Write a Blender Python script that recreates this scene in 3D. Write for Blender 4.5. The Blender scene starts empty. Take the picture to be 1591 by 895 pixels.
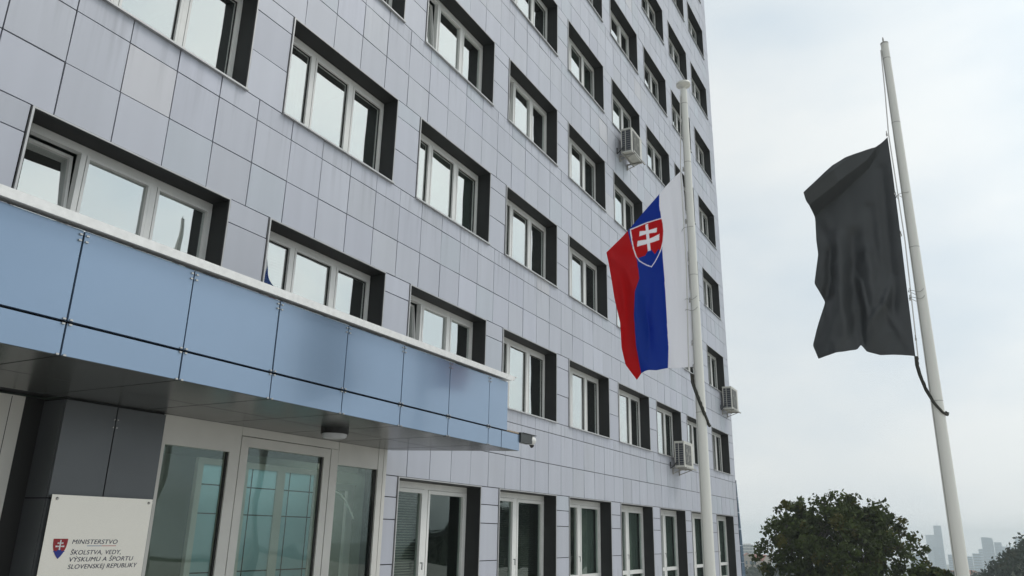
import bpy, bmesh, math, random
import numpy as np
from mathutils import Vector, Matrix
random.seed(7); rng = np.random.default_rng(7)
scene = bpy.context.scene
COL = scene.collection
R = math.radians

# ------------------------------------------------------------------ camera
CX, CY, CZ = -3.776, -7.777, 1.6
yaw, pitch, roll = 0.5067, 0.3071, 0.0207
fwd = Vector((math.cos(pitch)*math.cos(yaw), math.cos(pitch)*math.sin(yaw), math.sin(pitch)))
r0 = Vector((math.sin(yaw), -math.cos(yaw), 0)); u0 = r0.cross(fwd)
rt = math.cos(roll)*r0 + math.sin(roll)*u0; up = -math.sin(roll)*r0 + math.cos(roll)*u0
cam = bpy.data.cameras.new('camera'); co = bpy.data.objects.new('camera', cam); COL.objects.link(co)
m = Matrix((rt, up, -fwd)).transposed().to_4x4(); m.translation = (CX, CY, CZ)
co.matrix_world = m
cam.sensor_width = 36; cam.sensor_fit = 'HORIZONTAL'; cam.lens = 1201.1*36/1591
cam.clip_start = 0.05; cam.clip_end = 30000
scene.camera = co

# ------------------------------------------------------------------ world + sun
SUN_AZ, SUN_EL = -42.0, 55.0            # math azimuth and height of the veiled sun
sd = Vector((math.cos(R(SUN_EL))*math.cos(R(SUN_AZ)), math.cos(R(SUN_EL))*math.sin(R(SUN_AZ)), math.sin(R(SUN_EL))))
W = bpy.data.worlds.new('World'); scene.world = W; W.use_nodes = True
nt = W.node_tree; N = nt.nodes; L = nt.links
bg = N['Background']; bg.inputs['Strength'].default_value = 0.1
sky = N.new('ShaderNodeTexSky'); sky.sky_type = 'NISHITA'; sky.sun_disc = False
sky.sun_elevation = R(SUN_EL); sky.sun_rotation = math.atan2(sd.x, sd.y); sky.dust_density = 4; sky.air_density = 1.2
tc = N.new('ShaderNodeTexCoord')
mp = N.new('ShaderNodeMapping'); mp.inputs['Scale'].default_value = (1.0, 1.0, 2.2); mp.inputs['Location'].default_value = (3.1, 1.7, .4)
nz = N.new('ShaderNodeTexNoise'); nz.inputs['Scale'].default_value = 2.3; nz.inputs['Detail'].default_value = 7; nz.inputs['Roughness'].default_value = .52
L.new(tc.outputs['Generated'], mp.inputs[0]); L.new(mp.outputs[0], nz.inputs[0])
rmp = N.new('ShaderNodeValToRGB')
rmp.color_ramp.elements[0].position = .34; rmp.color_ramp.elements[0].color = (.665, .75, .81, 1)
rmp.color_ramp.elements[1].position = .62; rmp.color_ramp.elements[1].color = (.84, .88, .885, 1)
L.new(nz.outputs[0], rmp.inputs[0])
dot = N.new('ShaderNodeVectorMath'); dot.operation = 'DOT_PRODUCT'; dot.inputs[1].default_value = (0.64, -0.60, 0.48)   # brightest part of the cloud
L.new(tc.outputs['Generated'], dot.inputs[0])
cl = N.new('ShaderNodeClamp'); L.new(dot.outputs['Value'], cl.inputs[0])
pw = N.new('ShaderNodeMath'); pw.operation = 'POWER'; pw.inputs[1].default_value = 5; L.new(cl.outputs[0], pw.inputs[0])
ml = N.new('ShaderNodeMath'); ml.operation = 'MULTIPLY_ADD'; ml.inputs[1].default_value = 5.5; ml.inputs[2].default_value = 8.8
L.new(pw.outputs[0], ml.inputs[0])
vs = N.new('ShaderNodeVectorMath'); vs.operation = 'SCALE'; L.new(rmp.outputs[0], vs.inputs[0]); L.new(ml.outputs[0], vs.inputs['Scale'])
mx = N.new('ShaderNodeMix'); mx.data_type = 'RGBA'; mx.inputs['Factor'].default_value = .96
L.new(sky.outputs[0], mx.inputs[6]); L.new(vs.outputs[0], mx.inputs[7]); L.new(mx.outputs[2], bg.inputs[0])
sl = bpy.data.lights.new('sun', 'SUN'); sl.energy = 1.25; sl.angle = R(20); sl.color = (1, .96, .9)
so = bpy.data.objects.new('sun', sl); COL.objects.link(so)
so.rotation_euler = sd.to_track_quat('Z', 'Y').to_euler()

scene.render.engine = 'CYCLES'; scene.cycles.volume_bounces = 4
scene.view_settings.view_transform = 'Standard'; scene.view_settings.look = 'None'
scene.view_settings.exposure = 0.08; scene.view_settings.gamma = 1

# ------------------------------------------------------------------ materials
def mat(name, col, rough=.5, metal=0, spec=.5, coat=0, noise=0, nscale=8, bump=0, bscale=60, attr=None, trans=0, stretch=(1, 1, 1)):
    m = bpy.data.materials.new(name); m.use_nodes = True
    t = m.node_tree; n = t.nodes; l = t.links; b = n['Principled BSDF']
    b.inputs['Base Color'].default_value = (*col, 1); b.inputs['Roughness'].default_value = rough
    b.inputs['Metallic'].default_value = metal; b.inputs['Specular IOR Level'].default_value = spec
    b.inputs['Coat Weight'].default_value = coat; b.inputs['Coat Roughness'].default_value = .05
    src = None
    tcn = n.new('ShaderNodeTexCoord'); mpn = n.new('ShaderNodeMapping'); mpn.inputs['Scale'].default_value = stretch
    l.new(tcn.outputs['Object'], mpn.inputs[0])
    if attr:
        a = n.new('ShaderNodeAttribute'); a.attribute_name = attr
        mm = n.new('ShaderNodeMix'); mm.data_type = 'RGBA'; mm.blend_type = 'MULTIPLY'; mm.inputs['Factor'].default_value = 1
        mm.inputs[6].default_value = (*col, 1); l.new(a.outputs['Color'], mm.inputs[7]); src = mm.outputs[2]
    if noise:
        q = n.new('ShaderNodeTexNoise'); q.inputs['Scale'].default_value = nscale; q.inputs['Detail'].default_value = 6
        l.new(mpn.outputs[0], q.inputs[0])
        mr = n.new('ShaderNodeMapRange'); mr.inputs[1].default_value = .3; mr.inputs[2].default_value = .7
        mr.inputs[3].default_value = 1-noise; mr.inputs[4].default_value = 1+noise*.6; l.new(q.outputs[0], mr.inputs[0])
        sc = n.new('ShaderNodeVectorMath'); sc.operation = 'SCALE'; l.new(mr.outputs[0], sc.inputs['Scale'])
        if src: l.new(src, sc.inputs[0])
        else: sc.inputs[0].default_value = col
        src = sc.outputs[0]
    if src: l.new(src, b.inputs['Base Color'])
    if bump:
        q = n.new('ShaderNodeTexNoise'); q.inputs['Scale'].default_value = bscale; q.inputs['Detail'].default_value = 3
        l.new(mpn.outputs[0], q.inputs[0])
        bp = n.new('ShaderNodeBump'); bp.inputs['Strength'].default_value = bump; bp.inputs['Distance'].default_value = .01
        l.new(q.outputs[0], bp.inputs['Height']); l.new(bp.outputs[0], b.inputs['Normal'])
    if trans:
        tr = n.new('ShaderNodeBsdfTranslucent'); ms = n.new('ShaderNodeMixShader'); ms.inputs[0].default_value = trans
        tr.inputs[0].default_value = (*col, 1)
        if src: l.new(src, tr.inputs[0])
        l.new(b.outputs[0], ms.inputs[1]); l.new(tr.outputs[0], ms.inputs[2]); l.new(ms.outputs[0], n['Material Output'].inputs[0])
    return m

def glass(name, tint, rmin, blend, rough=.0, ttint=(.55, .68, .63)):
    m = bpy.data.materials.new(name); m.use_nodes = True
    t = m.node_tree; n = t.nodes; l = t.links; n.remove(n['Principled BSDF'])
    g = n.new('ShaderNodeBsdfGlossy'); g.inputs['Color'].default_value = (*tint, 1); g.inputs['Roughness'].default_value = rough
    tr = n.new('ShaderNodeBsdfTransparent'); tr.inputs[0].default_value = (*ttint, 1)
    lw = n.new('ShaderNodeLayerWeight'); lw.inputs[0].default_value = .5; p5 = n.new('ShaderNodeMath'); p5.operation = 'POWER'; p5.inputs[1].default_value = 4.5; l.new(lw.outputs['Facing'], p5.inputs[0])
    mr = n.new('ShaderNodeMapRange'); mr.inputs[3].default_value = rmin; mr.inputs[4].default_value = 1; l.new(p5.outputs[0], mr.inputs[0])
    gt = n.new('ShaderNodeNewGeometry'); nq = n.new('ShaderNodeTexNoise'); nq.inputs['Scale'].default_value = .9; nq.inputs['Detail'].default_value = 1; l.new(gt.outputs['Position'], nq.inputs[0])
    bq = n.new('ShaderNodeBump'); bq.inputs['Strength'].default_value = 1; bq.inputs['Distance'].default_value = .018; l.new(nq.outputs[0], bq.inputs['Height']); l.new(bq.outputs[0], g.inputs['Normal'])
    ms = n.new('ShaderNodeMixShader'); l.new(mr.outputs[0], ms.inputs[0]); l.new(tr.outputs[0], ms.inputs[1]); l.new(g.outputs[0], ms.inputs[2])
    l.new(ms.outputs[0], n['Material Output'].inputs[0])
    return m

M = {}
M['tile'] = mat('facade_tile', (.468, .484, .542), .5, .15, .4, attr='Col', noise=.045, nscale=2.6, stretch=(1.6, 1.6, .10), bump=.35, bscale=.9)
def stain_sills(m):      # dirt runs below the sills: narrow vertical streaks fading down the first metre
    t = m.node_tree; n = t.nodes; l = t.links; b = n['Principled BSDF']; src = b.inputs['Base Color'].links[0].from_socket
    tcn = n.new('ShaderNodeTexCoord'); sx = n.new('ShaderNodeSeparateXYZ'); l.new(tcn.outputs['Object'], sx.inputs[0])
    def math_(op, a, b_=None, c=None):
        q = n.new('ShaderNodeMath'); q.operation = op
        for k, v in enumerate((a, b_, c)):
            if v is None: continue
            if isinstance(v, (int, float)): q.inputs[k].default_value = v
            else: l.new(v, q.inputs[k])
        return q.outputs[0]
    fr = math_('FRACT', math_('DIVIDE', math_('SUBTRACT', sx.outputs['Z'], 4.05), 3.276))
    mask = math_('POWER', math_('MAXIMUM', math_('DIVIDE', math_('SUBTRACT', fr, .62), .38), 0.0), 1.5)
    mp_ = n.new('ShaderNodeMapping'); mp_.inputs['Scale'].default_value = (9, 1, .5); l.new(tcn.outputs['Object'], mp_.inputs[0])
    q = n.new('ShaderNodeTexNoise'); q.inputs['Scale'].default_value = 1; q.inputs['Detail'].default_value = 5; l.new(mp_.outputs[0], q.inputs[0])
    st = math_('MAXIMUM', math_('MULTIPLY', math_('SUBTRACT', q.outputs[0], .50), 3.2), 0.0)
    k = math_('SUBTRACT', 1.0, math_('MULTIPLY', math_('MINIMUM', math_('MULTIPLY', st, mask), 1.0), .36))
    sc = n.new('ShaderNodeVectorMath'); sc.operation = 'SCALE'; l.new(src, sc.inputs[0]); l.new(k, sc.inputs['Scale']); l.new(sc.outputs[0], b.inputs['Base Color'])
stain_sills(M['tile'])
M['backing'] = mat('dark_backing', (.015, .015, .018), .8)
M['joint'] = mat('trim_shadow', (.03, .03, .035), .6)
M['reveal'] = mat('reveal_sheet', (.026, .027, .027), .55, 0, .3, noise=.12, nscale=2)
M['trim'] = mat('trim_metal', (.48, .48, .48), .4, .4, noise=.12, nscale=5)
M['upvc'] = mat('white_frame', (.74, .74, .72), .35, noise=.05, nscale=4)
M['gasket'] = mat('black_gasket', (.012, .012, .012), .6)
M['glass'] = glass('window_glass', (1.0, 1.0, 1.0), .48, .45)
M['glassdoor'] = glass('door_glass', (.85, .95, .92), .06, .30, 0, (.84, .89, .86))
M['glasslow'] = glass('low_glass', (.85, .92, .9), .06, .3, 0, (.76, .82, .79))
M['bluepane'] = mat('inner_frosted', (.50, .70, .76), .25, 0, .5, trans=.5)
M['blind'] = mat('blind_fabric', (.62, .66, .64), .8, noise=.05, nscale=3)
M['curtain'] = mat('curtain_fabric', (.21, .225, .22), .9, noise=.15, nscale=4, stretch=(6, 6, .3))
M['slat'] = mat('blind_slat', (.10, .10, .10), .5)
M['inside'] = mat('room_wall', (.22, .24, .23), .9)
M['lobby'] = mat('lobby_wall', (.15, .185, .165), .8, noise=.1, nscale=2)
M['blue'] = mat('blue_panel', (.225, .315, .44), .2, .4, .6, coat=.25, noise=.04, nscale=1.2)
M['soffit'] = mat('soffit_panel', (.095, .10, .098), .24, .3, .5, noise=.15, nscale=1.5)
M['coping'] = mat('coping_metal', (.80, .80, .79), .45, .1, noise=.10, nscale=14)
M['band'] = mat('entrance_white', (.62, .61, .58), .4, noise=.06, nscale=3)
M['pillar'] = mat('pillar_panel', (.105, .112, .12), .3, .35, .5, noise=.08, nscale=2)
M['steel'] = mat('brushed_plate', (.86, .82, .75), .38, .6, .5, noise=.05, nscale=30, stretch=(1, 1, 12))
M['bolt'] = mat('steel_bolt', (.45, .44, .42), .25, .9)
M['ink'] = mat('navy_ink', (.006, .008, .05), .5)
M['red'] = mat('red_ink', (.34, .012, .02), .45)
M['bluei'] = mat('blue_ink', (.012, .03, .28), .45)
M['whitei'] = mat('white_ink', (.78, .78, .78), .45)
M['greyline'] = mat('grey_ink', (.2, .25, .4), .5)
M['redline'] = mat('redline_ink', (.55, .15, .15), .5)
M['acw'] = mat('ac_casing', (.60, .59, .54), .45, noise=.12, nscale=6)
M['acd'] = mat('ac_coil', (.03, .035, .05), .5)
M['acg'] = mat('ac_grille', (.30, .30, .27), .5)
M['bracket'] = mat('bracket_steel', (.42, .41, .38), .5, .4, noise=.15, nscale=9)
M['pole'] = mat('pole_fibreglass', (.74, .73, .68), .4, noise=.05, nscale=3, stretch=(4, 4, .3))
M['poled'] = mat('pole_seam', (.20, .195, .18), .5)
M['rope'] = mat('halyard_rope', (.70, .69, .66), .7)
M['strap'] = mat('worn_strap', (.055, .055, .045), .85, noise=.5, nscale=40, bump=.6, bscale=80)
M['wire'] = mat('thin_wire', (.3, .3, .28), .5, .5)
M['flag'] = mat('flag_cloth', (1, 1, 1), .6, 0, .25, attr='Col', trans=.52)
M['black'] = mat('black_cloth', (.054, .058, .061), .5, 0, .35, noise=.08, nscale=3)
M['lampb'] = mat('lamp_rim', (.012, .012, .013), .4)
M['lampw'] = mat('lamp_diffuser', (.45, .46, .48), .3, noise=.1, nscale=12)
M['camd'] = mat('camera_housing', (.025, .03, .03), .4, noise=.2, nscale=8)
M['ground'] = mat('terrain_grass', (.07, .085, .05), .95, noise=.35, nscale=.02)
M['paving'] = mat('plaza_paving', (.50, .485, .45), .85, noise=.15, nscale=1.2, bump=.2, bscale=30)
M['bark'] = mat('bark', (.035, .028, .02), .9, noise=.3, nscale=6)
def leafmat(name, base, var):
    m = mat(name, base, .7, 0, .12, attr='Col', trans=.18); return m
M['leaf'] = leafmat('leaf_dark', (.058, .078, .024), .3)
M['leafh'] = leafmat('leaf_hill', (.026, .040, .026), .3)
M['tower'] = mat('tower_facade', (.30, .40, .50), .5, noise=.1, nscale=.05)
M['towerw'] = mat('block_facade', (.62, .62, .60), .7)
M['towerg'] = mat('block_window', (.10, .14, .18), .3)
M['roofr'] = mat('roof_tile', (.30, .13, .09), .8, noise=.2, nscale=.8)
M['plaster'] = mat('house_plaster', (.48, .42, .36), .85, noise=.1, nscale=.6)

# ------------------------------------------------------------------ helpers
def link(name, me, parent=None, loc=None):
    o = bpy.data.objects.new(name, me); COL.objects.link(o)
    if parent: o.parent = parent
    if loc is not None: o.location = loc
    return o
def tag(o, label=None, cat=None, group=None, kind=None):
    if label: o['label'] = label
    if cat: o['category'] = cat
    if group: o['group'] = group
    if kind: o['kind'] = kind
    return o
def empty(name, loc, label, cat, group=None, rz=0):
    o = link(name, None, None, loc); o.rotation_euler = (0, 0, rz); o.empty_display_size = .3
    return tag(o, label, cat, group)
class MB:
    def __init__(s): s.v = []; s.f = []; s.mi = []; s.c = []; s.sm = []
    def add(s, vs, fs, mi=0, col=None, smooth=False):
        b = len(s.v); s.v += [tuple(v) for v in vs]
        for f in fs: s.f.append(tuple(b+i for i in f)); s.mi.append(mi); s.c.append(col); s.sm.append(smooth)
    def box(s, x0, x1, y0, y1, z0, z1, mi=0, col=None):
        s.add([(x0,y0,z0),(x1,y0,z0),(x1,y1,z0),(x0,y1,z0),(x0,y0,z1),(x1,y0,z1),(x1,y1,z1),(x0,y1,z1)],
              [(0,3,2,1),(4,5,6,7),(0,1,5,4),(1,2,6,5),(2,3,7,6),(3,0,4,7)], mi, col)
        return s
    def poly(s, pts, z0, z1, mi=0):     # horizontal polygon (ccw) extruded in z
        n = len(pts)
        s.add([(x,y,z0) for x,y in pts]+[(x,y,z1) for x,y in pts],
              [tuple(range(n-1,-1,-1)), tuple(range(n,2*n))]+[(i,(i+1)%n,n+(i+1)%n,n+i) for i in range(n)], mi)
        return s
    def tube(s, pts, rad, seg=8, mi=0, cap=True):
        pts = [Vector(p) for p in pts]; rads = rad if hasattr(rad, '__len__') else [rad]*len(pts)
        rings = []; prev = None
        for i, p in enumerate(pts):
            d = (pts[min(i+1,len(pts)-1)]-pts[max(i-1,0)]).normalized()
            a = prev if prev is not None and abs(prev.dot(d)) < .9 else (Vector((0,0,1)) if abs(d.z) < .9 else Vector((1,0,0)))
            x = (a-d*a.dot(d)).normalized(); y = d.cross(x); prev = x
            rings.append([p+(x*math.cos(2*math.pi*k/seg)+y*math.sin(2*math.pi*k/seg))*rads[i] for k in range(seg)])
        vs = [v for r in rings for v in r]; fs = []
        for i in range(len(pts)-1):
            for k in range(seg):
                fs.append((i*seg+k, i*seg+(k+1)%seg, (i+1)*seg+(k+1)%seg, (i+1)*seg+k))
        s.add(vs, fs, mi, smooth=True)
        if cap:
            s.add(rings[0], [tuple(range(seg-1,-1,-1))], mi); s.add(rings[-1], [tuple(range(seg))], mi)
        return s
    def mesh(s, name, mats):
        me = bpy.data.meshes.new(name); me.from_pydata(s.v, [], s.f)
        for m in (mats if isinstance(mats, (list, tuple)) else [mats]): me.materials.append(m)
        me.polygons.foreach_set('material_index', s.mi); me.polygons.foreach_set('use_smooth', s.sm)
        if any(c is not None for c in s.c):
            a = me.color_attributes.new('Col', 'FLOAT_COLOR', 'CORNER'); buf = []
            for f, c in zip(s.f, s.c): buf += list((*(c or (1,1,1)), 1))*len(f)
            a.data.foreach_set('color', buf)
        me.update(); return me
    def build(s, name, mats, parent=None, loc=None): return link(name, s.mesh(name, mats), parent, loc)
def copy_tree(o, parent=None, loc=None):
    c = o.copy(); COL.objects.link(c); c.parent = parent
    if loc is not None: c.location = loc
    for ch in list(o.children): copy_tree(ch, c)
    return c

# ------------------------------------------------------------------ ground and terrain
def terrain_z(x, y):
    d = max(0.0, x-33)
    z = -np.interp(d, [0, 12, 30, 80, 300, 700, 1500, 12000], [0, 4.5, 8, 11, 15, 31, 60, 62])
    return float(z)
xs = [-400,-100,-30,0,20,30,33,36,40,45,52,60,75,90,120,160,220,300,400,550,700,900,1200,1300,1600,2200,2700]
ys = [-2000,-1400,-800,-400,-200,-120,-70,-40,-25,-15,-8,0,8,20,40,70,120,200,400,800,1400,2000]
t = MB(); vv = [(x,y,terrain_z(x,y)-.01) for x in xs for y in ys]; ny = len(ys)
t.add(vv, [(i*ny+j,(i+1)*ny+j,(i+1)*ny+j+1,i*ny+j+1) for i in range(len(xs)-1) for j in range(ny-1)], smooth=True)
tag(t.build('ground', M['ground']), kind='structure')
t = MB(); t.box(-30, 32.5, -30, 12, -.05, 0.0); tag(t.build('plaza_paving', M['paving']), kind='structure')

# ------------------------------------------------------------------ the building
P, H = 3.3, 3.276
OW = 2.57                                   # opening width
def sill(r): return 4.085+(r-1)*H - .02 if r > 0 else .03
def head(r): return 4.085+(r-1)*H + 1.60 if r > 0 else 2.42
XL, XR, ZT, NR = -9.1, 29.8, 31.9, 9
bld = empty('office_building', (0, 0, 0), 'tall grey panel-clad office building with rows of deep-set white framed windows', 'building')
cols = list(range(0, 9))
def has(i, r): return not (r == 0 and i < 2)
cl_ = MB(); bk = MB()
def tcol():
    v = 1+rng.normal(0, .028)
    q = rng.random()
    if q < .008: return (v*1.10, v*1.07, v*1.02)
    if q < .10: return (v*.98, v*1.01, v*1.0)
    return (v, v, v*(1+rng.normal(0, .008)))
g = .0075
def tile(x0, x1, z0, z1):
    if x1-x0 < .04: return
    a, b, c, d = x0+g, x1-g, z0+g, z1-g; y = rng.normal(0, .0012); tx = rng.normal(0, .0014); tz = rng.normal(0, .0014)
    vs = [(a,y-tx-tz,c),(b,y+tx-tz,c),(b,y+tx+tz,d),(a,y-tx+tz,d),(a,.03,c),(b,.03,c),(b,.03,d),(a,.03,d)]
    cl_.add(vs, [(0,1,2,3),(0,4,5,1),(1,5,6,2),(2,6,7,3),(3,7,4,0)], 0, tcol())
def strip(x0, x1, z0, z1):                  # tiles on the common 0.66 m grid
    k = math.ceil((x0-.2)/.66-1e-6); xx = [x0]
    while .2+.66*k < x1-.03:
        if .2+.66*k > x0+.03: xx.append(.2+.66*k)
        k += 1
    xx.append(x1)
    for a, b in zip(xx, xx[1:]): tile(a, b, z0, z1)
for r in range(0, NR):
    # band above the heads of row r up to the sills of row r+1
    h, s2 = head(r)+.02, sill(r+1)-.015
    if r == NR-1: s2 = ZT
    zs = [h, 3.10, 3.785, s2] if r == 0 else [h, h+.645, h+1.305, s2]
    if r == NR-1: zs = [h, h+.645, h+1.305, s2]
    for a, b in zip(zs, zs[1:]): strip(XL if r else 6.15, XR, a, b)
    if r == 0:
        for a, b in ((3.10, 3.785), (3.785, s2)): strip(XL, 6.15, a, b)
    bk.box(XL if r else 6.15, XR, .032, .34, h-.02, s2+.015)
    if r == 0: bk.box(XL, 6.149, .032, .34, 2.845, s2+.015)
    # piers
    s = sill(r)-.015
    zp = [s, s+.68, s+1.335, h] if r else [0.02, 1.10, 1.77, 2.11, h]
    edges = [(-.73, -.035)] if r else []
    for i in cols:
        if has(i, r):
            edges.append((i*P+OW+.02, (i+1)*P-.035 if i < 8 else XR))
    if r == 0: edges = [(6.17, 2*P-.035)]+edges
    for x0, x1 in edges:
        for a, b in zip(zp, zp[1:]): tile(x0, x1, a, b)
        bk.box(x0+(0 if x0 > 0 else 0), x1, .032, .34, s+.015, h-.02)
    if r:                                    # plain stretch out of the picture to the left
        for a, b in zip(zp, zp[1:]): strip(XL, -.73, a, b)
        bk.box(XL, -.73, .032, .34, s+.015, h-.02)
cl_.build('cladding', M['tile'], bld)
bk.build('wall', M['backing'], bld)
# return wall at the far end, rear volume, floors
e = MB()
zz = [0.02]+[sill(r)-.015 for r in range(1, 10)]
for k in range(18):
    for a, b in zip(zz, zz[1:]+[ZT]):
        if b > ZT: b = ZT
        if b-a < .1: continue
        v = tcol(); e.add([(XR, .006+k*.8+g, a+g), (XR, (k+1)*.8-g, a+g), (XR, (k+1)*.8-g, b-g), (XR, .006+k*.8+g, b-g)], [(0,1,2,3)], 0, v)
e.build('end_cladding', M['tile'], bld)
f = MB(); f.box(XR-.3, XR-.004, .34, 14.4, 0, ZT); f.box(XL, XL+.3, .34, 14.4, 0, ZT); f.box(XL+.3, XR-.3, 14.1, 14.4, 0, ZT)
f.box(XL+.3, XR-.3, .34, 14.1, ZT-.3, ZT-.02)
f.build('rear_wall', M['inside'], bld)
f = MB()
for r in range(1, NR):
    f.box(XL+.3, XR-.3, .341, 6, sill(r)-.95, sill(r)-.70)
f.box(XL+.3, XR-.3, 6, 6.2, .02, ZT-.35)
for i in range(0, 9): f.box(i*P-.41, i*P-.33, .345, 6, 3.4, ZT-.4)
f.build('floor_slab', M['inside'], bld)
f = MB(); f.box(XL-.02, XR+.03, -.04, .36, ZT+.002, ZT+.10); f.build('parapet', M['trim'], bld)

# ---- windows
def window_meshes(r0_):
    hh = head(1)-sill(1) if not r0_ else head(0)-sill(0)
    w = MB(); X1 = OW
    # reveal sheets (dark)
    w.box(.0, .012, -.004, .385, .0, hh, 0); w.box(X1-.012, X1, -.004, .385, 0, hh, 0)
    w.box(.012, X1-.012, -.004, .385, hh-.012, hh, 0); w.box(.012, X1-.012, .0, .385, 0, .012, 1)
    # outer light metal trim
    w.box(-.022, .0, -.016, .02, -.012, hh+.018, 1); w.box(X1, X1+.018, -.012, .02, -.012, hh+.018, 1)
    w.box(0, X1, -.013, .02, hh, hh+.018, 1); w.box(-.03, X1+.025, -.045, .0, -.022, .003, 1)
    reveal = w.mesh('window', [M['reveal'], M['trim']])
    fr = MB(); gp = MB(); ga = MB(); y0, y1 = .295, .385
    a, b = .014, X1-.014
    if not r0_:
        lights = [(a, .76), (.84, 1.66), (1.745, b)]
        zb, zt = .014, hh-.05
        fr.box(a, b, y0, y1, zb, zb+.05); fr.box(a, b, y0, y1, zt-.055, hh-.014)
        for x0, x1 in ((a, a+.03), (.735, .795), (1.64, 1.72), (b-.03, b)): fr.box(x0, x1, y0-.003, y1-.003, zb+.05, zt-.055)
        lights = [(a+.03, .735), (.795, 1.64), (1.72, b-.03)]
        zr = (zb+.05, zt-.055)
        for k, (x0, x1) in enumerate(lights):
            gp.box(x0+.04, x1-.04, .333, .338, zr[0]+.04, zr[1]-.04)
            ga.box(x0+.04, x0+.048, .322, .331, zr[0]+.04, zr[1]-.04, 1); ga.box(x1-.052, x1-.04, .322, .331, zr[0]+.04, zr[1]-.04, 1)
            ga.box(x0+.048, x1-.052, .323, .331, zr[1]-.052, zr[1]-.04, 1)
        sash = []
        for x0, x1 in lights:
            s = MB()
            s.box(x0+.006, x0+.04, .286, .37, zr[0]+.006, zr[1]-.006); s.box(x1-.04, x1-.006, .286, .37, zr[0]+.006, zr[1]-.006)
            s.box(x0+.04, x1-.04, .287, .369, zr[0]+.006, zr[0]+.04); s.box(x0+.04, x1-.04, .287, .369, zr[1]-.04, zr[1]-.006)
            sash.append(s.mesh('sash', M['upvc']))
    else:
        zb, zt = .0, hh-.06
        fr.box(a, b, y0, y1, zt-.06, hh-.014); fr.box(a, b, y0, y1, .012, .08)
        for x0, x1 in ((a, a+.06), (1.15, 1.27), (b-.06, b)): fr.box(x0, x1, y0-.003, y1-.003, .08, zt-.06)
        lights = [(a+.06, 1.15), (1.27, b-.06)]; sash = []
        for x0, x1 in lights:
            s = MB()
            s.box(x0+.006, x0+.065, .286, .37, .09, zt-.066); s.box(x1-.065, x1-.006, .286, .37, .09, zt-.066)
            s.box(x0+.065, x1-.065, .287, .369, .09, .16); s.box(x0+.065, x1-.065, .287, .369, zt-.13, zt-.066)
            s.box(x0+.065, x1-.065, .285, .368, .55, .65)
            sash.append(s.mesh('sash', M['upvc']))
            for z0, z1 in ((.16, .55), (.65, zt-.13)):
                gp.box(x0+.065, x1-.065, .333, .338, z0, z1)
    frame = fr.mesh('frame', M['upvc'])
    pane = gp.mesh('pane', M['glasslow'] if r0_ else M['glass'])
    gas = ga.mesh('gasket', [M['gasket'], M['gasket']]) if not r0_ else None
    return reveal, frame, sash, pane, gas, lights
UP = window_meshes(False); LOW = window_meshes(True)
# sashes with the left light tilted open: separate pane meshes
def pane_mesh(lights, skip=()):
    gp = MB()
    zr = (.064, head(1)-sill(1)-.105)
    for k, (x0, x1) in enumerate(lights):
        if k in skip: continue
        gp.box(x0+.04, x1-.04, .333, .338, zr[0]+.04, zr[1]-.04)
    return gp.mesh('pane', M['glass'])
PANE_NOLEFT = pane_mesh(UP[5], (0,)); PANE_LEFT = pane_mesh(UP[5], (1, 2))
def blind_mesh(spans, z0, z1, kind):
    b = MB()
    for x0, x1 in spans:
        if kind == 'slat':
            z = z0
            while z < z1: b.add([(x0,.40,z),(x1,.40,z),(x1,.425,z+.017),(x0,.425,z+.017)], [(0,1,2,3)]); z += .042
        elif kind == 'sheet': b.box(x0, x1, .43, .434, z0, z1)
        else:
            n = int((x1-x0)/.03); pts = [(x0+(x1-x0)*k/n, .44+.018*math.sin(k*1.9)+.012*math.sin(k*.7)) for k in range(n+1)]
            b.add([(x,y,z0) for x,y in pts]+[(x,y,z1) for x,y in pts], [(k,k+1,n+2+k,n+1+k) for k in range(n)], smooth=True)
    return b
HH = head(1)-sill(1)
BL = {'full': blind_mesh([(.05, 2.5)], .05, HH-.08, 'sheet').mesh('blind', M['blind']),
      'two': blind_mesh([(.05, 1.69)], .05, HH-.08, 'sheet').mesh('blind', M['blind']),
      'half': blind_mesh([(.05, 2.5)], .75, HH-.08, 'sheet').mesh('blind', M['blind']),
      'slat': blind_mesh([(.05, 2.5)], .05, HH-.08, 'slat').mesh('blind', M['blind']),
      'curt': blind_mesh([(.05, .9), (2.0, 2.5)], .03, HH-.05, 'curt').mesh('curtain', M['curtain'])}
BH = head(0)
BL0 = {'slat': blind_mesh([(.05, 1.18)], .05, BH-.2, 'slat').mesh('blind', M['acg']),
       'slat2': blind_mesh([(.05, 1.18), (1.3, 2.5)], .05, BH-.2, 'slat').mesh('blind', M['slat']),
       'curt': blind_mesh([(1.3, 2.5)], .03, BH-.1, 'curt').mesh('curtain', M['curtain']),
       'curt2': blind_mesh([(.05, 1.2), (1.3, 2.5)], .03, BH-.1, 'curt').mesh('curtain', M['curtain'])}
hnd = MB(); hnd.box(1.075, 1.10, .215, .25, 1.05, 1.07); hnd.box(1.075, 1.10, .205, .22, .95, 1.07); HND = hnd.mesh('handle', M['trim'])
tilted = {(0, 1), (2, 1), (2, 3), (3, 3), (5, 5)}
kinds = ['none', 'full', 'two', 'none', 'slat', 'curt', 'none', 'half']
low_k = {2: 'slat', 3: 'slat2', 4: 'curt', 5: 'curt', 6: 'curt2', 7: 'curt2', 8: 'curt2'}
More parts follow.
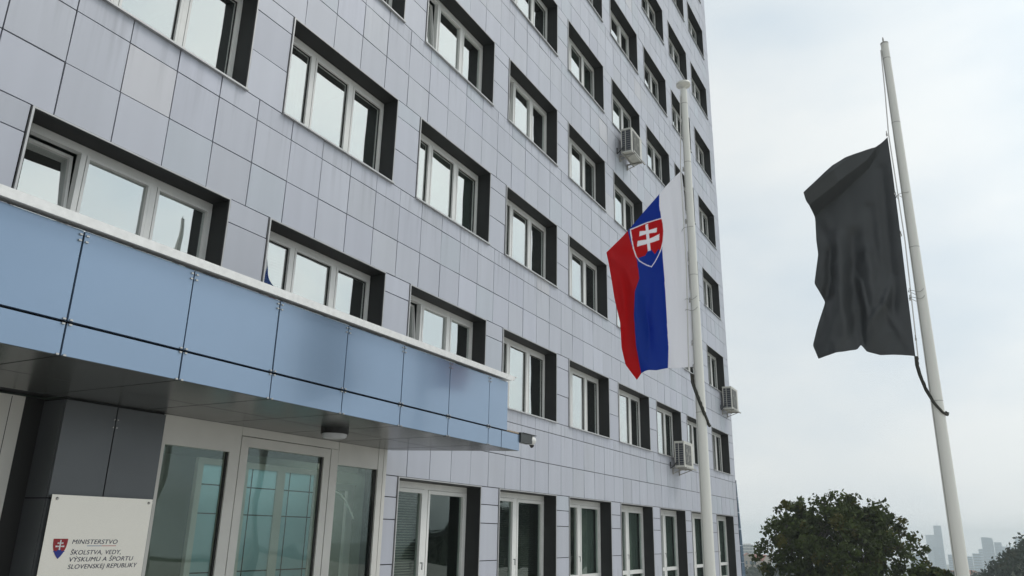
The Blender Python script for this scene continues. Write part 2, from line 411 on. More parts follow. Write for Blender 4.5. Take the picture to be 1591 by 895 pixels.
for r in range(0, NR):
    for i in cols:
        if not has(i, r): continue
        me = UP if r else LOW
        w = link('window', me[0], bld, (i*P, 0, sill(r)))
        link('frame', me[1], w)
        tl = (i, r) in tilted
        for k, s in enumerate(me[2]):
            o = link('sash', s, w)
            if tl and k == 0:
                ang = R(6); o.location = (0, 0, 0)
                o.matrix_local = Matrix.Translation((0, .28, .08)) @ Matrix.Rotation(-ang, 4, 'X') @ Matrix.Translation((0, -.28, -.08))
        if r and tl:
            link('pane', PANE_NOLEFT, w)
            o = link('pane', PANE_LEFT, w)
            o.matrix_local = Matrix.Translation((0, .28, .08)) @ Matrix.Rotation(-R(6), 4, 'X') @ Matrix.Translation((0, -.28, -.08))
        else: link('pane', me[3], w)
        if me[4] and not tl: link('gasket', me[4], w)
        if r:
            kd = 'none' if (r == 1 and i == 0) else kinds[(i*5+r*3+(i*r) % 3) % 8]
            if tl: kd = 'none'
            if (i, r) == (1, 1): kd = 'slat'
            if kd != 'none': link('blind' if kd != 'curt' else 'curtain', BL[kd], w)
        else:
            link('blind' if 'slat' in low_k[i] else 'curtain', BL0[low_k[i]], w)
            link('handle', HND, w)

# ---- far corner buttress, blue panels
b = MB(); n_ = 6
for k in range(n_):
    z0, z1 = 3.9*k/n_, 3.9*(k+1)/n_; w0, w1 = .62*(1-z0/4.3), .62*(1-z1/4.3)
    b.add([(XR+.01,-.02,z0+.01),(XR+w0,-.02,z0+.01),(XR+w1,-.02,z1-.01),(XR+.01,-.02,z1-.01),(XR+.01,.5,z0+.01),(XR+w0,.5,z0+.01),(XR+w1,.5,z1-.01),(XR+.01,.5,z1-.01)],
          [(0,1,2,3),(1,5,6,2),(3,2,6,7),(4,7,6,5)])
b.build('corner_panel', M['blue'], bld)

# ---- canopy
cano = link('canopy', None, bld, (0, 0, 0)); cano.empty_display_size = .3
jx = [-.398+1.068*k for k in range(-7, 7)]           # ... 6.01
Yf = -2.0
c = MB()
c.poly([(-8.6, -1.93), (6.46, -1.93), (5.75, .025), (-8.6, .025)], 3.10, 3.84); c.poly([(-8.6, -1.93), (6.86, -1.93), (6.1, .025), (-8.6, .025)], 2.84, 3.085)
c.build('core', M['backing'], cano)
def panel(name, x0, x1, z0, z1, x1b=None):
    p = MB(); q = .008; yy = rng.normal(0, .002)
    p.box(x0+q, x1-q, Yf+yy, Yf+.05, z0+q, z1-q)
    return p.build(name, M['blue'], cano)
jj = jx+[6.58]
for a, b_ in zip(jj, jj[1:]): panel('fascia_panel', a, b_, 3.082, 3.835)
jj = jx+[6.40, 6.97]
for a, b_ in zip(jj, jj[1:]): panel('fascia_panel', a, b_, 2.812, 3.075)
def skew(x0, x1, z0, z1):                            # splayed end panels
    p = MB(); p.add([(x0,Yf+.06,z0),(x0-.05,Yf+.06,z0),(x1-.05,-.02,z0),(x1,-.02,z0),(x0,Yf+.06,z1),(x0-.05,Yf+.06,z1),(x1-.05,-.02,z1),(x1,-.02,z1)],
        [(0,1,2,3),(4,7,6,5),(0,3,7,4),(1,5,6,2),(0,4,5,1),(3,2,6,7)]); p.build('end_panel', M['blue'], cano)
skew(6.57, 5.86, 3.09, 3.83); skew(6.96, 6.24, 2.82, 3.07)
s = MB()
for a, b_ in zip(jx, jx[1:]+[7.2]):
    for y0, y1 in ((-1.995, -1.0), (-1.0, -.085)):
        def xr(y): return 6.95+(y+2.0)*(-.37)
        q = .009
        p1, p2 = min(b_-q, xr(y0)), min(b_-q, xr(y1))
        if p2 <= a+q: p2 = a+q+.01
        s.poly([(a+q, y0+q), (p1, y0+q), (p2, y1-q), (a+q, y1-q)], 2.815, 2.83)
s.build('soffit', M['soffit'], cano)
s = MB(); s.box(-8.62, 6.66, -2.07, -1.9, 3.868, 3.925); s.box(-8.62, 6.60, -2.07, -2.058, 3.845, 3.868)
s.poly([(6.66, -2.075), (6.72, -2.075), (6.72, -1.9), (6.66, -1.9)], 3.915, 3.925)
s.build('coping', M['coping'], cano)
s = MB(); s.box(6.585, 6.955, -1.995, -1.85, 3.078, 3.10); s.build('ledge_flashing', mat('rusty_flashing', (.38, .30, .22), .7, noise=.4, nscale=20), cano)
st = MB().box(-.012, .012, Yf-.013, Yf+.002, -.0065, .0065).mesh('panel_clip', M['bolt'])
for x in jx[6:]:
    for zc in (3.79, 3.74, 3.098, 3.060, 2.822):
        for sx in (-1, 1): link('panel_clip', st, cano, (x+sx*.028, 0, zc))

# ---- entrance (glazed vestibule front)
ent = link('entrance', None, bld, (0, 0, 0)); ent.empty_display_size = .3
y0, y1 = -.08, .02
f = MB()
Z = 2.813
f.box(2.03, 3.19, y0, y1, 2.485, Z)                   # band over left glass
f.box(3.03, 3.19, y0, y1, .0, 2.485)                  # post
f.box(3.196, 4.99, y0, y1, 2.705, Z)                  # band over the door
f.box(4.866, 5.018, y0, y1, .0, 2.70)                 # post
f.box(4.996, 5.018, y0+.004, y1, 2.70, Z)
f.box(5.024, 5.935, y0, y1, 2.495, Z)
f.box(5.94, 6.06, y0-.006, y1, .0, Z); f.box(6.066, 6.145, y0-.01, y1, .0, Z)
f.box(2.03, 2.075, y0-.03, y1-.01, 0, 2.8)            # light edge strip next to the pillar
f.box(5.024, 5.935, y0, y1, .0, .12); f.box(2.08, 3.03, y0, y1, 0, .12)
f.build('frame', M['band'], ent)
f = MB(); f.box(2.0, 6.15, y1+.002, y1+.012, 2.49, 2.84)
for x in (3.186, 4.855, 5.018, 5.934): f.box(x-.002, x+.012, y0+.02, y1+.01, 0, Z-.01)
f.build('backing', M['gasket'], ent)
door = link('door', None, ent, (0, 0, 0)); door.empty_display_size = .3
f = MB(); f.box(3.204, 3.325, y0+.002, y1-.01, .02, 2.695); f.box(4.725, 4.852, y0+.002, y1-.01, .02, 2.695)
f.box(3.325, 4.725, y0+.002, y1-.01, 2.575, 2.695); f.box(3.325, 4.725, y0+.002, y1-.01, .02, .2)
o = f.build('door_leaf', M['band'], ent); bpy.data.objects.remove(door)
door = o; o.name = 'door'
f = MB(); f.box(3.325, 4.725, -.03, -.024, .2, 2.575); f.build('door_pane', M['glassdoor'], ent)
f = MB(); f.box(2.08, 3.03, -.03, -.024, .12, 2.485); f.build('side_pane', M['glassdoor'], ent)
f = MB(); f.box(5.024, 5.935, -.03, -.024, .12, 2.495); f.build('side_pane', M['glassdoor'], ent)
for x, a, b_ in ((3.018, .12, 2.48), (4.705, .2, 2.57), (5.918, .12, 2.49)): MB().box(x-.012, x+.014, -.06, -.032, a, b_).build('gasket', M['gasket'], ent)
f = MB(); f.box(XL+.4, 0.9, .35, .40, 0.02, 3.0); f.box(.86, .9, .40, 4.5, .02, 3.0); f.box(6.30, 6.36, .35, 4.5, .02, 3.0)
f.box(.9, 6.3, 4.45, 4.5, .02, 3.0); f.box(.9, 6.3, .03, 4.45, 2.84, 2.9); f.box(.9, 6.3, .03, 4.45, .005, .02)
f.build('lobby', M['lobby'], ent)
inner = MB(); yi = .9
for x0, x1 in ((3.38, 3.47), (3.80, 3.87), (4.17, 4.25), (4.81, 4.97), (5.60, 5.68)): inner.box(x0, x1, yi-.03, yi+.03, .02, 2.40)
inner.box(3.38, 5.68, yi-.025, yi+.025, 2.40, 2.48)
inner.build('inner_frame', M['upvc'], ent)
ip = MB()
for x0, x1 in ((3.47, 3.80), (4.25, 4.81), (4.97, 5.60)): ip.box(x0, x1, yi-.01, yi-.004, .02, 2.40)
ip.build('inner_pane', M['bluepane'], ent)
il = MB()
for z in (2.14, 1.77, 1.03, .45): 
    for x0, x1 in ((3.47, 3.80), (4.25, 4.81), (4.97, 5.60)): il.box(x0, x1, yi-.02, yi-.012, z-.008, z+.008)
for x in (4.34, 5.08, 5.52): il.box(x-.006, x+.006, yi-.0215, yi-.013, .02, 2.40)
il.build('glazing_bar', M['gasket'], ent)
f = MB(); f.box(5.95, 6.10, .48, .54, .02, 2.28); f.box(5.5, 5.95, .48, .54, 2.18, 2.28); f.box(5.4, 6.3, .60, .64, 2.48, 2.56); f.build('inner_frame', M['upvc'], ent)
tb = MB(); tb.tube([(5.03, .06, 2.13), (5.17, .06, 2.13), (5.30, .06, 2.09), (5.42, .06, 2.0), (5.52, .06, 1.89), (5.62, .06, 1.76)], .014); tb.build('reflection_arc', M['upvc'], ent)  # white tube added to stand in for a curved reflection in the side glass
lmat = bpy.data.materials.new('downlight'); lmat.use_nodes = True; lmat.node_tree.nodes['Principled BSDF'].inputs['Emission Color'].default_value = (1, .97, .9, 1); lmat.node_tree.nodes['Principled BSDF'].inputs['Emission Strength'].default_value = 60
for x, y in ((2.2, 3.4), (3.65, 1.55), (4.5, 1.6), (5.3, 1.6)):
    f = MB(); f.tube([(x, y, 2.838), (x, y, 2.82)], .13, 16); f.build('downlight', lmat, ent)
# left of the pillar: second glazed bay
f = MB(); yl = .25
f.box(.40, .66, yl, yl+.06, 0, 2.813); f.box(-6, .40, yl, yl+.06, 2.52, 2.813)
for x in (-1.1, -2.6, -4.1): f.box(x, x+.16, yl, yl+.06, 0, 2.52)
f.build('frame', M['band'], ent)
f = MB(); f.box(.525, .531, yl-.002, yl+.001, 0, 2.8); f.box(.66, .86, yl-.0, yl+.05, 0, 2.813); f.build('backing', M['gasket'], ent)
f = MB(); f.box(-6, .40, yl+.03, yl+.036, 0, 2.52); f.build('side_pane', M['glassdoor'], ent)

# ---- pillar
pil = link('pillar', None, bld, (0, 0, 0)); pil.empty_display_size = .3
f = MB(); f.box(.862, 2.02, -.10, .30, 0, 2.81); f.build('core', M['backing'], pil)
def ppan(x0, x1, z0, z1):
    p = MB(); p.box(x0+.007, x1-.007, -.125, -.101, z0+.007, z1-.007); p.build('pillar_panel', M['pillar'], pil)
for x0, x1 in ((.848, 1.425), (1.425, 2.03)):
    ppan(x0, x1, 1.838, 2.80); ppan(x0, x1, .9, 1.838); ppan(x0, x1, .01, .9)
for z0, z1 in ((1.838, 2.80), (.9, 1.838), (.01, .9)):
    p = MB(); p.box(.848, .861, -.10, .245, z0+.007, z1-.007); p.build('side_panel', M['pillar'], pil)
for zc in (2.66, 2.58):
    for sx in (-1, 1): MB().box(1.425+sx*.02-.008, 1.425+sx*.02+.008, -.132, -.124, zc-.006, zc+.006).build('panel_clip', M['bolt'], pil)

# ------------------------------------------------------------------ ministry plate
sg = empty('name_plate', (1.43, -.16, 1.0), 'beige metal plate with ministry lettering and red shield on the dark pillar', 'sign')
def sgo(o): o.matrix_parent_inverse = sg.matrix_world.inverted() if False else Matrix.Translation((-1.43, .16, -1.0)); return o
def sbuild(b, name, mt): o = b.build(name, mt, sg); o.location = (-1.43, .16, -1.0); return o
b = MB(); b.box(.872, 1.992, -.162, -.158, .86, 1.872); sbuild(b, 'plate', M['steel'])
for x, z in ((.925, 1.835), (1.945, 1.832), (.925, .90), (1.945, .90)):
    b = MB(); b.tube([(x, -.126, z), (x, -.158, z)], .008, 10); b.tube([(x, -.162, z), (x, -.170, z), (x, -.174, z)], [.014, .014, .008], 12); sbuild(b, 'bolt', M['bolt'])
def shield_pts(cx, ztop, w, h, n=14):
    pts = [(cx-w/2, ztop), (cx+w/2, ztop)]
    for k in range(1, n): # right side down to the tip
        t_ = k/n; pts.append((cx+w/2*(1-t_**2.6)*(1 if t_ < 1 else 0)-0.0, ztop-h*(.0+t_*1.0)))
    pts.append((cx, ztop-h))
    for k in range(n-1, 0, -1):
        t_ = k/n; pts.append((cx-w/2*(1-t_**2.6), ztop-h*t_))
    return pts
def plate_poly(b, pts, y, mi): n = len(pts); b.add([(x, y, z) for x, z in pts]+[(x, y+.002, z) for x, z in pts], [tuple(range(n-1, -1, -1))]+[(k, (k+1) % n, n+(k+1) % n, n+k) for k in range(n)], mi)
cx, zt, w, h = 1.040, 1.463, .145, .185
b = MB(); plate_poly(b, shield_pts(cx, zt, w, h), -.1645, 0)
b.v = b.v
# hills: lower part in blue
low = [p for p in shield_pts(cx, zt, w, h, 30) if p[1] < zt-h*.66]
low.sort(key=lambda p: math.atan2(p[1]-(zt-h*.7), p[0]-cx))
hl = [(cx+w*.40, zt-h*.64), (cx+w*.30, zt-h*.585), (cx+w*.20, zt-h*.635), (cx+w*.12, zt-h*.56), (cx, zt-h*.51), (cx-w*.12, zt-h*.56), (cx-w*.20, zt-h*.635), (cx-w*.30, zt-h*.585), (cx-w*.40, zt-h*.64)]
rightside = [p for p in shield_pts(cx, zt, w, h, 30) if p[1] < zt-h*.64]
plate_poly(b, hl[::-1]+sorted([p for p in rightside if p[0] > cx], key=lambda p: -p[1])+[(cx, zt-h)]+sorted([p for p in rightside if p[0] < cx], key=lambda p: p[1]), -.1665, 1)
def cross(b, cx, zt, w, h, y, mi):
    s_ = w
    b.box(cx-.045*s_, cx+.045*s_, y, y+.002, zt-h*.56, zt-h*.06, mi)
    for zc, hw in ((zt-h*.22, .20), (zt-h*.38, .30)):
        for sgn in (-1, 1):
            p_ = [(cx+sgn*.04*s_, zc-.028*s_), (cx+sgn*hw*s_, zc-.055*s_), (cx+sgn*hw*s_, zc+.055*s_), (cx+sgn*.04*s_, zc+.028*s_)]
            plate_poly(b, p_, y+.0003*sgn, mi)
cross(b, cx, zt, w, h, -.1678, 2)
sbuild(b, 'emblem', [M['red'], M['bluei'], M['whitei']])
def text(body, x, z, size, width, name='lettering'):
    cu = bpy.data.curves.new('txt', 'FONT'); cu.body = body; cu.size = size; cu.shear = .18; cu.space_character = 1.06; cu.extrude = .0008
    to = bpy.data.objects.new('txt', cu); COL.objects.link(to)
    dg = bpy.context.evaluated_depsgraph_get(); me = bpy.data.meshes.new_from_object(to.evaluated_get(dg))
    bpy.data.objects.remove(to)
    xs_ = [v.co.x for v in me.vertices]; sx = width/(max(xs_)-min(xs_)); x_min = min(xs_)
    for v in me.vertices: v.co = Vector((x+(v.co.x-x_min)*sx, -.1632-v.co.z, z+v.co.y))
    me.materials.clear(); me.materials.append(M['ink'])
    o = link(name, me, sg, (-1.43, .16, -1.0)); return o
text('MINISTERSTVO', 1.160, 1.415, .060, .490)
text('ŠKOLSTVA, VEDY,', 1.162, 1.315, .060, .545)
text('VÝSKUMU A ŠPORTU', 1.162, 1.250, .060, .700)
text('SLOVENSKEJ REPUBLIKY', 1.160, 1.183, .060, .760)
b = MB(); b.box(1.321, 1.48, -.1640, -.162, 1.393, 1.399, 0); b.box(1.481, 1.64, -.1640, -.162, 1.393, 1.399, 1); sbuild(b, 'underline', [M['greyline'], M['redline']])

# ------------------------------------------------------------------ ceiling lamp, security camera
lm = empty('ceiling_lamp', (3.72, -1.12, 2.815), 'round ceiling lamp with black rim under the blue canopy', 'lamp')
b = MB(); b.tube([(0,0,0), (0,0,-.078)], .172, 36); b.build('rim', M['lampb'], lm)
b = MB(); b.tube([(0,0,-.078), (0,0,-.115), (0,0,-.13)], [.155,.15,.12], 36); b.build('diffuser', M['lampw'], lm)
cc = empty('security_camera', (6.99, -1.97, 3.03), 'dark security camera fixed to the end of the canopy', 'camera')
b = MB(); b.box(-.02, .0, -.06, .06, -.075, .075); b.box(0, .37, -.055, .055, -.07, .07); b.build('mount', M['camd'], cc)
b = MB(); b.box(.05, .5, -.07, .07, .072, .08); b.build('sunshade', M['camd'], cc)
b = MB()
b.tube([(.36,0,-.0), (.40,0,0), (.46,0,0), (.50,0,0), (.52,0,0)], [.055,.075,.075,.06,.03], 18); b.build('dome', M['upvc'], cc)
b = MB(); b.tube([(.42,0,-.055), (.47,0,-.085), (.49,0,-.085)], [.03,.035,.02], 10); b.build('lens', M['gasket'], cc)

# ------------------------------------------------------------------ air conditioners
def ac_unit(loc, label, w=.95, d=.35, h=.82, first=None):
    a = empty('air_conditioner', loc, label, 'air conditioner', 'outdoor cooling units on the facade')
    b = MB(); b.box(0, w, -d, 0, 0, h)
    b.box(-.006, w+.006, -d-.006, .006, h-.03, h+.012); b.box(-.006, w+.006, -d-.006, .006, -.01, .03)
    for k, yy in enumerate((-d, -.002)): b.box(-.008, .0, yy if k == 0 else -.03, yy+.03 if k == 0 else 0, .03, h-.03)
    b.box(-.008, 0, -d*.45, -d*.45+.02, .03, h-.03)
    b.build('casing', M['acw'], a)
    c = MB(); c.box(-.004, -.001, -d+.03, -.03, .05, h-.05); c.build('coil', M['acd'], a)
    s_ = MB()
    for k in range(10): z = .08+k*(h-.16)/9; s_.box(-.009, -.004, -d+.03, -.03, z, z+.012)
    s_.build('side_grille', M['acg'], a)
    fg = MB(); fg.box(.10, w*.74, -d-.012, -d-.001, .08, h-.08); fg.build('fan_recess', M['acd'], a)
    gr = MB(); cx_ = .10+(w*.74-.10)/2; cz_ = h/2
    for k in range(15): z = .09+k*(h-.20)/14; gr.box(.11, w*.74-.01, -d-.022, -d-.014, z, z+.014)
    for q in range(4): x = .11+q*(w*.74-.13)/3; gr.box(x, x+.012, -d-.024, -d-.022, .09, h-.09)
    gr.build('fan_grille', M['acg'], a)
    fn = MB()
    for q in range(3):
        an = q*2.094+.3; fn.add([(cx_+.03*math.cos(an-.5), -d-.0135, cz_+.03*math.sin(an-.5)), (cx_+.24*math.cos(an-.3), -d-.0135, cz_+.24*math.sin(an-.3)), (cx_+.24*math.cos(an+.3), -d-.0128, cz_+.24*math.sin(an+.3)), (cx_+.03*math.cos(an+.5), -d-.0128, cz_+.03*math.sin(an+.5))], [(0,1,2,3)])
    fn.build('fan', M['acg'], a)
    for x in (.12, w-.16):
        k = MB(); wy = .10-loc[1]-.10
        k.box(x, x+.04, -d-.08, -loc[1]-.002, -.05, -.012); k.box(x, x+.04, -loc[1]-.035, -loc[1]-.004, -.22, -.05)
        k.tube([(x+.02, -d+.02, -.05), (x+.02, -loc[1]-.03, -.19)], .014, 6); k.build('bracket', M['bracket'], a)
    k = MB(); k.box(-.06, w+.06, -d-.08, -d-.05, -.055, -.012); k.box(-.06, w+.06, -.07, -.04, -.055, -.012); k.build('tray_rail', M['bracket'], a)
    p = MB(); p.tube([(-.03, -.1, .2), (-.10, -.02, .05), (-.11, -loc[1]-.03, -.05), (-.10, -loc[1]-.02, .15)], .022, 7); p.build('pipe', M['camd'], a)
    return a
ac_unit((16.90, -.12, 13.02), 'grey cooling unit on brackets high on the facade above the striped flag')
ac_unit((21.05, -.14, 3.74), 'beige cooling unit low on the facade left of the nearer white pole foot', w=.98, d=.32, h=.80)
ac_unit((28.1, -.10, 6.62), 'beige cooling unit at the far corner of the facade right of the pole', w=1.1, d=.36, h=.90)

# ------------------------------------------------------------------ flagpoles
def flagpole(loc, label, disc, hz=9.0):
    p = empty('flagpole', loc, label, 'flagpole', 'white flagpoles in front of the building')
    b = MB(); n = 24; b.tube([(0,0,k*hz/n) for k in range(n+1)], [.088-(.088-.056)*(k/n)**1.0 for k in range(n+1)], 28); b.build('shaft', M['pole'], p)
    b = MB(); b.tube([(0,0,0), (0,0,.02), (0,0,.10), (0,0,.12)], [.20,.20,.12,.09], 28); b.build('base', M['pole'], p)
    b = MB()
    for k, z in enumerate((8.72, 7.6, 5.6, 3.4)):
        rr = .088-(.032)*z/hz+.0012; b.tube([(0,0,z), (0,0,z+.006)], rr, 28)
    b.build('joint_ring', M['poled'], p)
    return p
PLx, PLy, PRx, PRy = 7.911, -4.619, 8.03, -7.784
wL = Vector((-.26, .966, 0)).normalized(); wR = Vector((-.05, .9987, 0)).normalized()
pl = flagpole((PLx, PLy, 0), 'white flagpole topped by a round disc, holding the striped flag', True)
b = MB(); b.tube([(0,0,8.98), (0,0,9.06), (0,0,9.08)], [.03,.03,.12], 24); b.tube([(0,0,9.08), (0,0,9.09), (0,0,9.13), (0,0,9.15)], [.09,.122,.122,.08], 32); b.build('finial', M['pole'], pl)
pr_ = flagpole((PRx, PRy, 0), 'white flagpole with a bare pin on top, holding the black flag', False)
b = MB(); b.tube([(0,0,8.985), (0,0,9.01)], [.058,.058], 24); b.tube([(-.015,.01,9.01), (-.015,.01,9.08), (-.018,.012,9.11)], [.012,.012,.005], 8); b.tube([(.02,0,9.0), (.03,.0,9.035)], .018, 8); b.build('finial', M['bracket'], pr_)
def side_parts(pole, w, zt_, zb_, zs):
    toc = (Vector((CX, CY, 0))-Vector((pole.location.x, pole.location.y, 0))).normalized()
    d = (w*.8+toc*.6).normalized()
    b = MB()
    for k in range(8):
        z0, z1 = .3+k*1.07, .3+(k+1)*1.07; r0_ = .088-.032*z0/9; r1_ = .088-.032*z1/9; t_ = d.cross(Vector((0,0,1)))*.0035
        b.add([d*(r0_+.0008)+Vector((0,0,z0))-t_, d*(r0_+.0008)+Vector((0,0,z0))+t_, d*(r1_+.0008)+Vector((0,0,z1))+t_, d*(r1_+.0008)+Vector((0,0,z1))-t_], [(0,1,2,3)])
    b.build('seam', M['poled'], pole)
    b = MB(); top = w*.062+Vector((0,0,8.9))
    b.tube([top, w*.085+Vector((0,0,8.2)), w*.12+Vector((0,0,zt_)) , w*.105+Vector((0,0,(zt_+zb_)/2)), w*.15+Vector((0,0,zb_))], .009, 6)
    b.build('halyard', M['rope'], pole)
    b = MB()
    for z in zs:
        r_ = .088-.032*z/9
        pts = []
        for k in range(17):
            a = 2*math.pi*k/16; pts.append(Vector((math.cos(a)*(r_+.035)+w.x*.05, math.sin(a)*(r_+.035)+w.y*.05, z+.03*math.sin(a*2+z)+.02*math.sin(3*a))))
        b.tube(pts, .004, 5); b.tube([pts[4], pts[4]+Vector((.02,-.02,.06)), pts[4]+Vector((.04,-.03,.0))], .003, 4)
    b.build('wire_loop', M['wire'], pole)
side_parts(pl, wL, 7.5, 4.05, (6.4, 5.02, 5.2))
side_parts(pr_, wR, 7.45, 4.0, (6.42, 4.85, 4.95))
def strap(pts, w, base, rr, label):
    toc = (Vector((CX, CY, 0))-Vector((base[0], base[1], 0))).normalized()
    b = MB(); P3 = []
    for a, z in pts:
        rad = .088-.032*z/9+.02
        depth = math.sqrt(max(0, rad**2-min(a*a, rad**2)))
        P3.append(Vector((w.x*a, w.y*a, z))+toc*depth)
    fine = []
    for i in range(len(P3)-1):
        for k in range(4): fine.append(P3[i].lerp(P3[i+1], k/4))
    fine.append(P3[-1])
    b.tube(fine, [rr*(.75+.35*math.sin(i*1.7)**2)*(1-.3*i/len(fine)) for i in range(len(fine))], 9)
    b.tube([p+Vector((0, .02, .01))+toc*.018*math.sin(i*.9) for i, p in enumerate(fine)], rr*.45, 6)
    o = b.build('weight_strap', M['strap'], None, (base[0], base[1], 0)); tag(o, label, 'strap', 'dark straps wound round the poles'); return o
strap([(.165,4.03),(.17,3.90),(.15,3.75),(.10,3.55),(.03,3.36),(-.05,3.24),(-.10,3.21),(-.11,3.25)], wR, (PRx, PRy), .023, 'frayed dark strap wound round the pole below the black flag')
strap([(.10,4.0),(.095,3.86),(.055,3.70),(.0,3.53),(-.05,3.38),(-.10,3.24),(-.12,3.19),(-.12,3.22)], wL, (PLx, PLy), .028, 'frayed dark strap wound round the pole below the striped flag')

# ------------------------------------------------------------------ flags (Coons patches between their four measured edges, folded in depth)
def pline(pts):
    pts = np.array(pts, float); d = np.r_[0, np.cumsum(np.linalg.norm(np.diff(pts, axis=0), axis=1))]; d /= d[-1]
    def f_(t_):
        out = np.stack([np.interp(t_, d, pts[:, 0]), np.interp(t_, d, pts[:, 1])], -1); return out
    return f_
def smooth_curve(pts, n=200, it=6):
    f_ = pline(pts); tt = np.linspace(0, 1, n); q = f_(tt)
    for _ in range(it): q[1:-1] = (q[:-2]+q[1:-1]*2+q[2:])/4
    return q
def coons(top, bottom, hoist, fly, nu, nv):
    T, B_, H_, F_ = smooth_curve(top), smooth_curve(bottom), smooth_curve(hoist), smooth_curve(fly)
    u = np.linspace(0, 1, nu); v = np.linspace(0, 1, nv); s_ = np.linspace(0, 1, 200)
    ip = lambda q, t_: np.stack([np.interp(t_, s_, q[:, 0]), np.interp(t_, s_, q[:, 1])], -1)
    Tu, Bu, Hv, Fv = ip(T, u), ip(B_, u), ip(H_, v), ip(F_, v); U = u[None, :, None]; V = v[:, None, None]
    return (1-V)*Tu[None]+V*Bu[None]+(1-U)*Hv[:, None]+U*Fv[:, None]-((1-U)*(1-V)*Tu[0]+U*(1-V)*Tu[-1]+(1-U)*V*Bu[0]+U*V*Bu[-1]), u, v
def seg_dist(A, Z_, pts):
    best = np.full(A.shape, 1e9); tp = np.zeros(A.shape); n = len(pts)-1
    for k in range(n):
        (x0, z0), (x1, z1) = pts[k], pts[k+1]; dx, dz = x1-x0, z1-z0; l2 = dx*dx+dz*dz
        t_ = np.clip(((A-x0)*dx+(Z_-z0)*dz)/l2, 0, 1); d = np.hypot(A-x0-t_*dx, Z_-z0-t_*dz)
        side = np.sign((A-x0)*dz-(Z_-z0)*dx)
        m_ = d < np.abs(best); best = np.where(m_, d*np.where(side == 0, 1, side), best); tp = np.where(m_, (k+t_)/n, tp)
    return best, tp
def flag_mesh(name, G, disp, w, base, mt, colors=None):
    nv, nu = G.shape[:2]; nrm = np.array([w.y, -w.x])      # horizontal, towards the camera side for these two
    toc = np.array([CX-base[0], CY-base[1]]);
    if nrm @ toc < 0: nrm = -nrm
    X = w.x*G[..., 0]+nrm[0]*disp; Y = w.y*G[..., 0]+nrm[1]*disp; Z_ = G[..., 1]
    co_ = np.stack([X, Y, Z_], -1).reshape(-1, 3)
    me = bpy.data.meshes.new(name)
    idx = np.arange(nv*nu).reshape(nv, nu)
    q = np.stack([idx[:-1, :-1], idx[:-1, 1:], idx[1:, 1:], idx[1:, :-1]], -1).reshape(-1, 4)
    me.vertices.add(len(co_)); me.vertices.foreach_set('co', co_.ravel().astype(np.float32))
    me.loops.add(q.size); me.loops.foreach_set('vertex_index', q.ravel().astype(np.int32))
    me.polygons.add(len(q)); me.polygons.foreach_set('loop_start', (np.arange(len(q))*4).astype(np.int32)); me.polygons.foreach_set('loop_total', np.full(len(q), 4, np.int32))
    me.polygons.foreach_set('use_smooth', np.ones(len(q), bool)); me.update(calc_edges=True); me.validate()
    if colors is not None:
        a = me.color_attributes.new('Col', 'FLOAT_COLOR', 'POINT'); a.data.foreach_set('color', np.c_[colors.reshape(-1, 3), np.ones(nv*nu)].ravel().astype(np.float32))
    me.materials.append(mt)
    o = link(name, me, None, (base[0], base[1], 0)); so_ = o.modifiers.new('thickness', 'SOLIDIFY'); so_.thickness = .004; so_.offset = 0
    return o
# striped flag: white along the pole, blue, red
hoist = [(.105,7.47),(.08,7.05),(.07,6.36),(.078,5.66),(.07,5.02),(.073,4.112)]
top = [(.105,7.47),(.30,7.28),(.47,7.085),(.73,6.80),(1.0,6.50),(1.20,6.26),(1.381,6.055)]
fly = [(1.381,6.055),(1.342,5.84),(1.298,5.52),(1.264,5.245),(1.19,4.87),(1.184,4.47),(1.133,4.205),(.965,3.968)]
bot = [(.073,4.112),(.293,4.109),(.463,4.104),(.55,4.085),(.64,4.062),(.76,4.06),(.879,4.03),(.965,3.968)]
G, u, v = coons(top, bot, hoist, fly, 240, 480)
A, Zz = G[..., 0], G[..., 1]; Uu = np.broadcast_to(u[None], A.shape); Vv = np.broadcast_to(v[:, None], A.shape)
wb_z = np.array([7.085, 6.86, 6.67, 6.42, 6.08, 5.68, 4.77, 4.44, 4.10]); wb_a = np.array([.485, .497, .475, .45, .478, .463, .451, .445, .466])
br_z = np.array([6.47, 6.28, 5.92, 5.60, 5.33, 4.93, 4.46, 4.03]); br_a = np.array([1.035, .995, .893, .862, .93, .952, .935, .879])
wb = np.interp(Zz, wb_z[::-1], wb_a[::-1]); br = np.interp(Zz, br_z[::-1], br_a[::-1])
white = np.array([.93, .93, .96]); blue = np.array([.010, .062, .43]); red = np.array([.62, .012, .018])
Cc = np.where((A < wb)[..., None], white, np.where((A < br)[..., None], blue, red))
def inside(A, Z_, poly):
    r_ = np.zeros(A.shape, bool); n = len(poly)
    for i in range(n):
        (x0, z0), (x1, z1) = poly[i], poly[(i+1) % n]
        c_ = ((z0 > Z_) != (z1 > Z_)) & (A < (x1-x0)*(Z_-z0)/((z1-z0) or 1e-9)+x0); r_ ^= c_
    return r_
sh = [(1.0,6.488),(.86,6.535),(.72,6.583),(.58,6.618),(.449,6.64),(.430,6.52),(.430,6.38),(.448,6.22),(.49,6.08),(.55,5.965),(.60,5.88),(.662,5.797),(.74,5.825),(.80,5.86),(.861,5.905),(.915,6.0),(.953,6.133),(.98,6.30)]
cxs, czs = np.mean([p[0] for p in sh]), np.mean([p[1] for p in sh])
shi = [(cxs+(x-cxs)*.925, czs+(z-czs)*.95) for x, z in sh]
Cc = np.where(inside(A, Zz, sh)[..., None], white, Cc); Cc = np.where(inside(A, Zz, shi)[..., None], red, Cc)
hill = np.interp(A, [.47, .54, .60, .68, .76, .83, .88, .96], [6.02, 6.10, 6.02, 6.14, 6.01, 5.99, 5.97, 6.0])
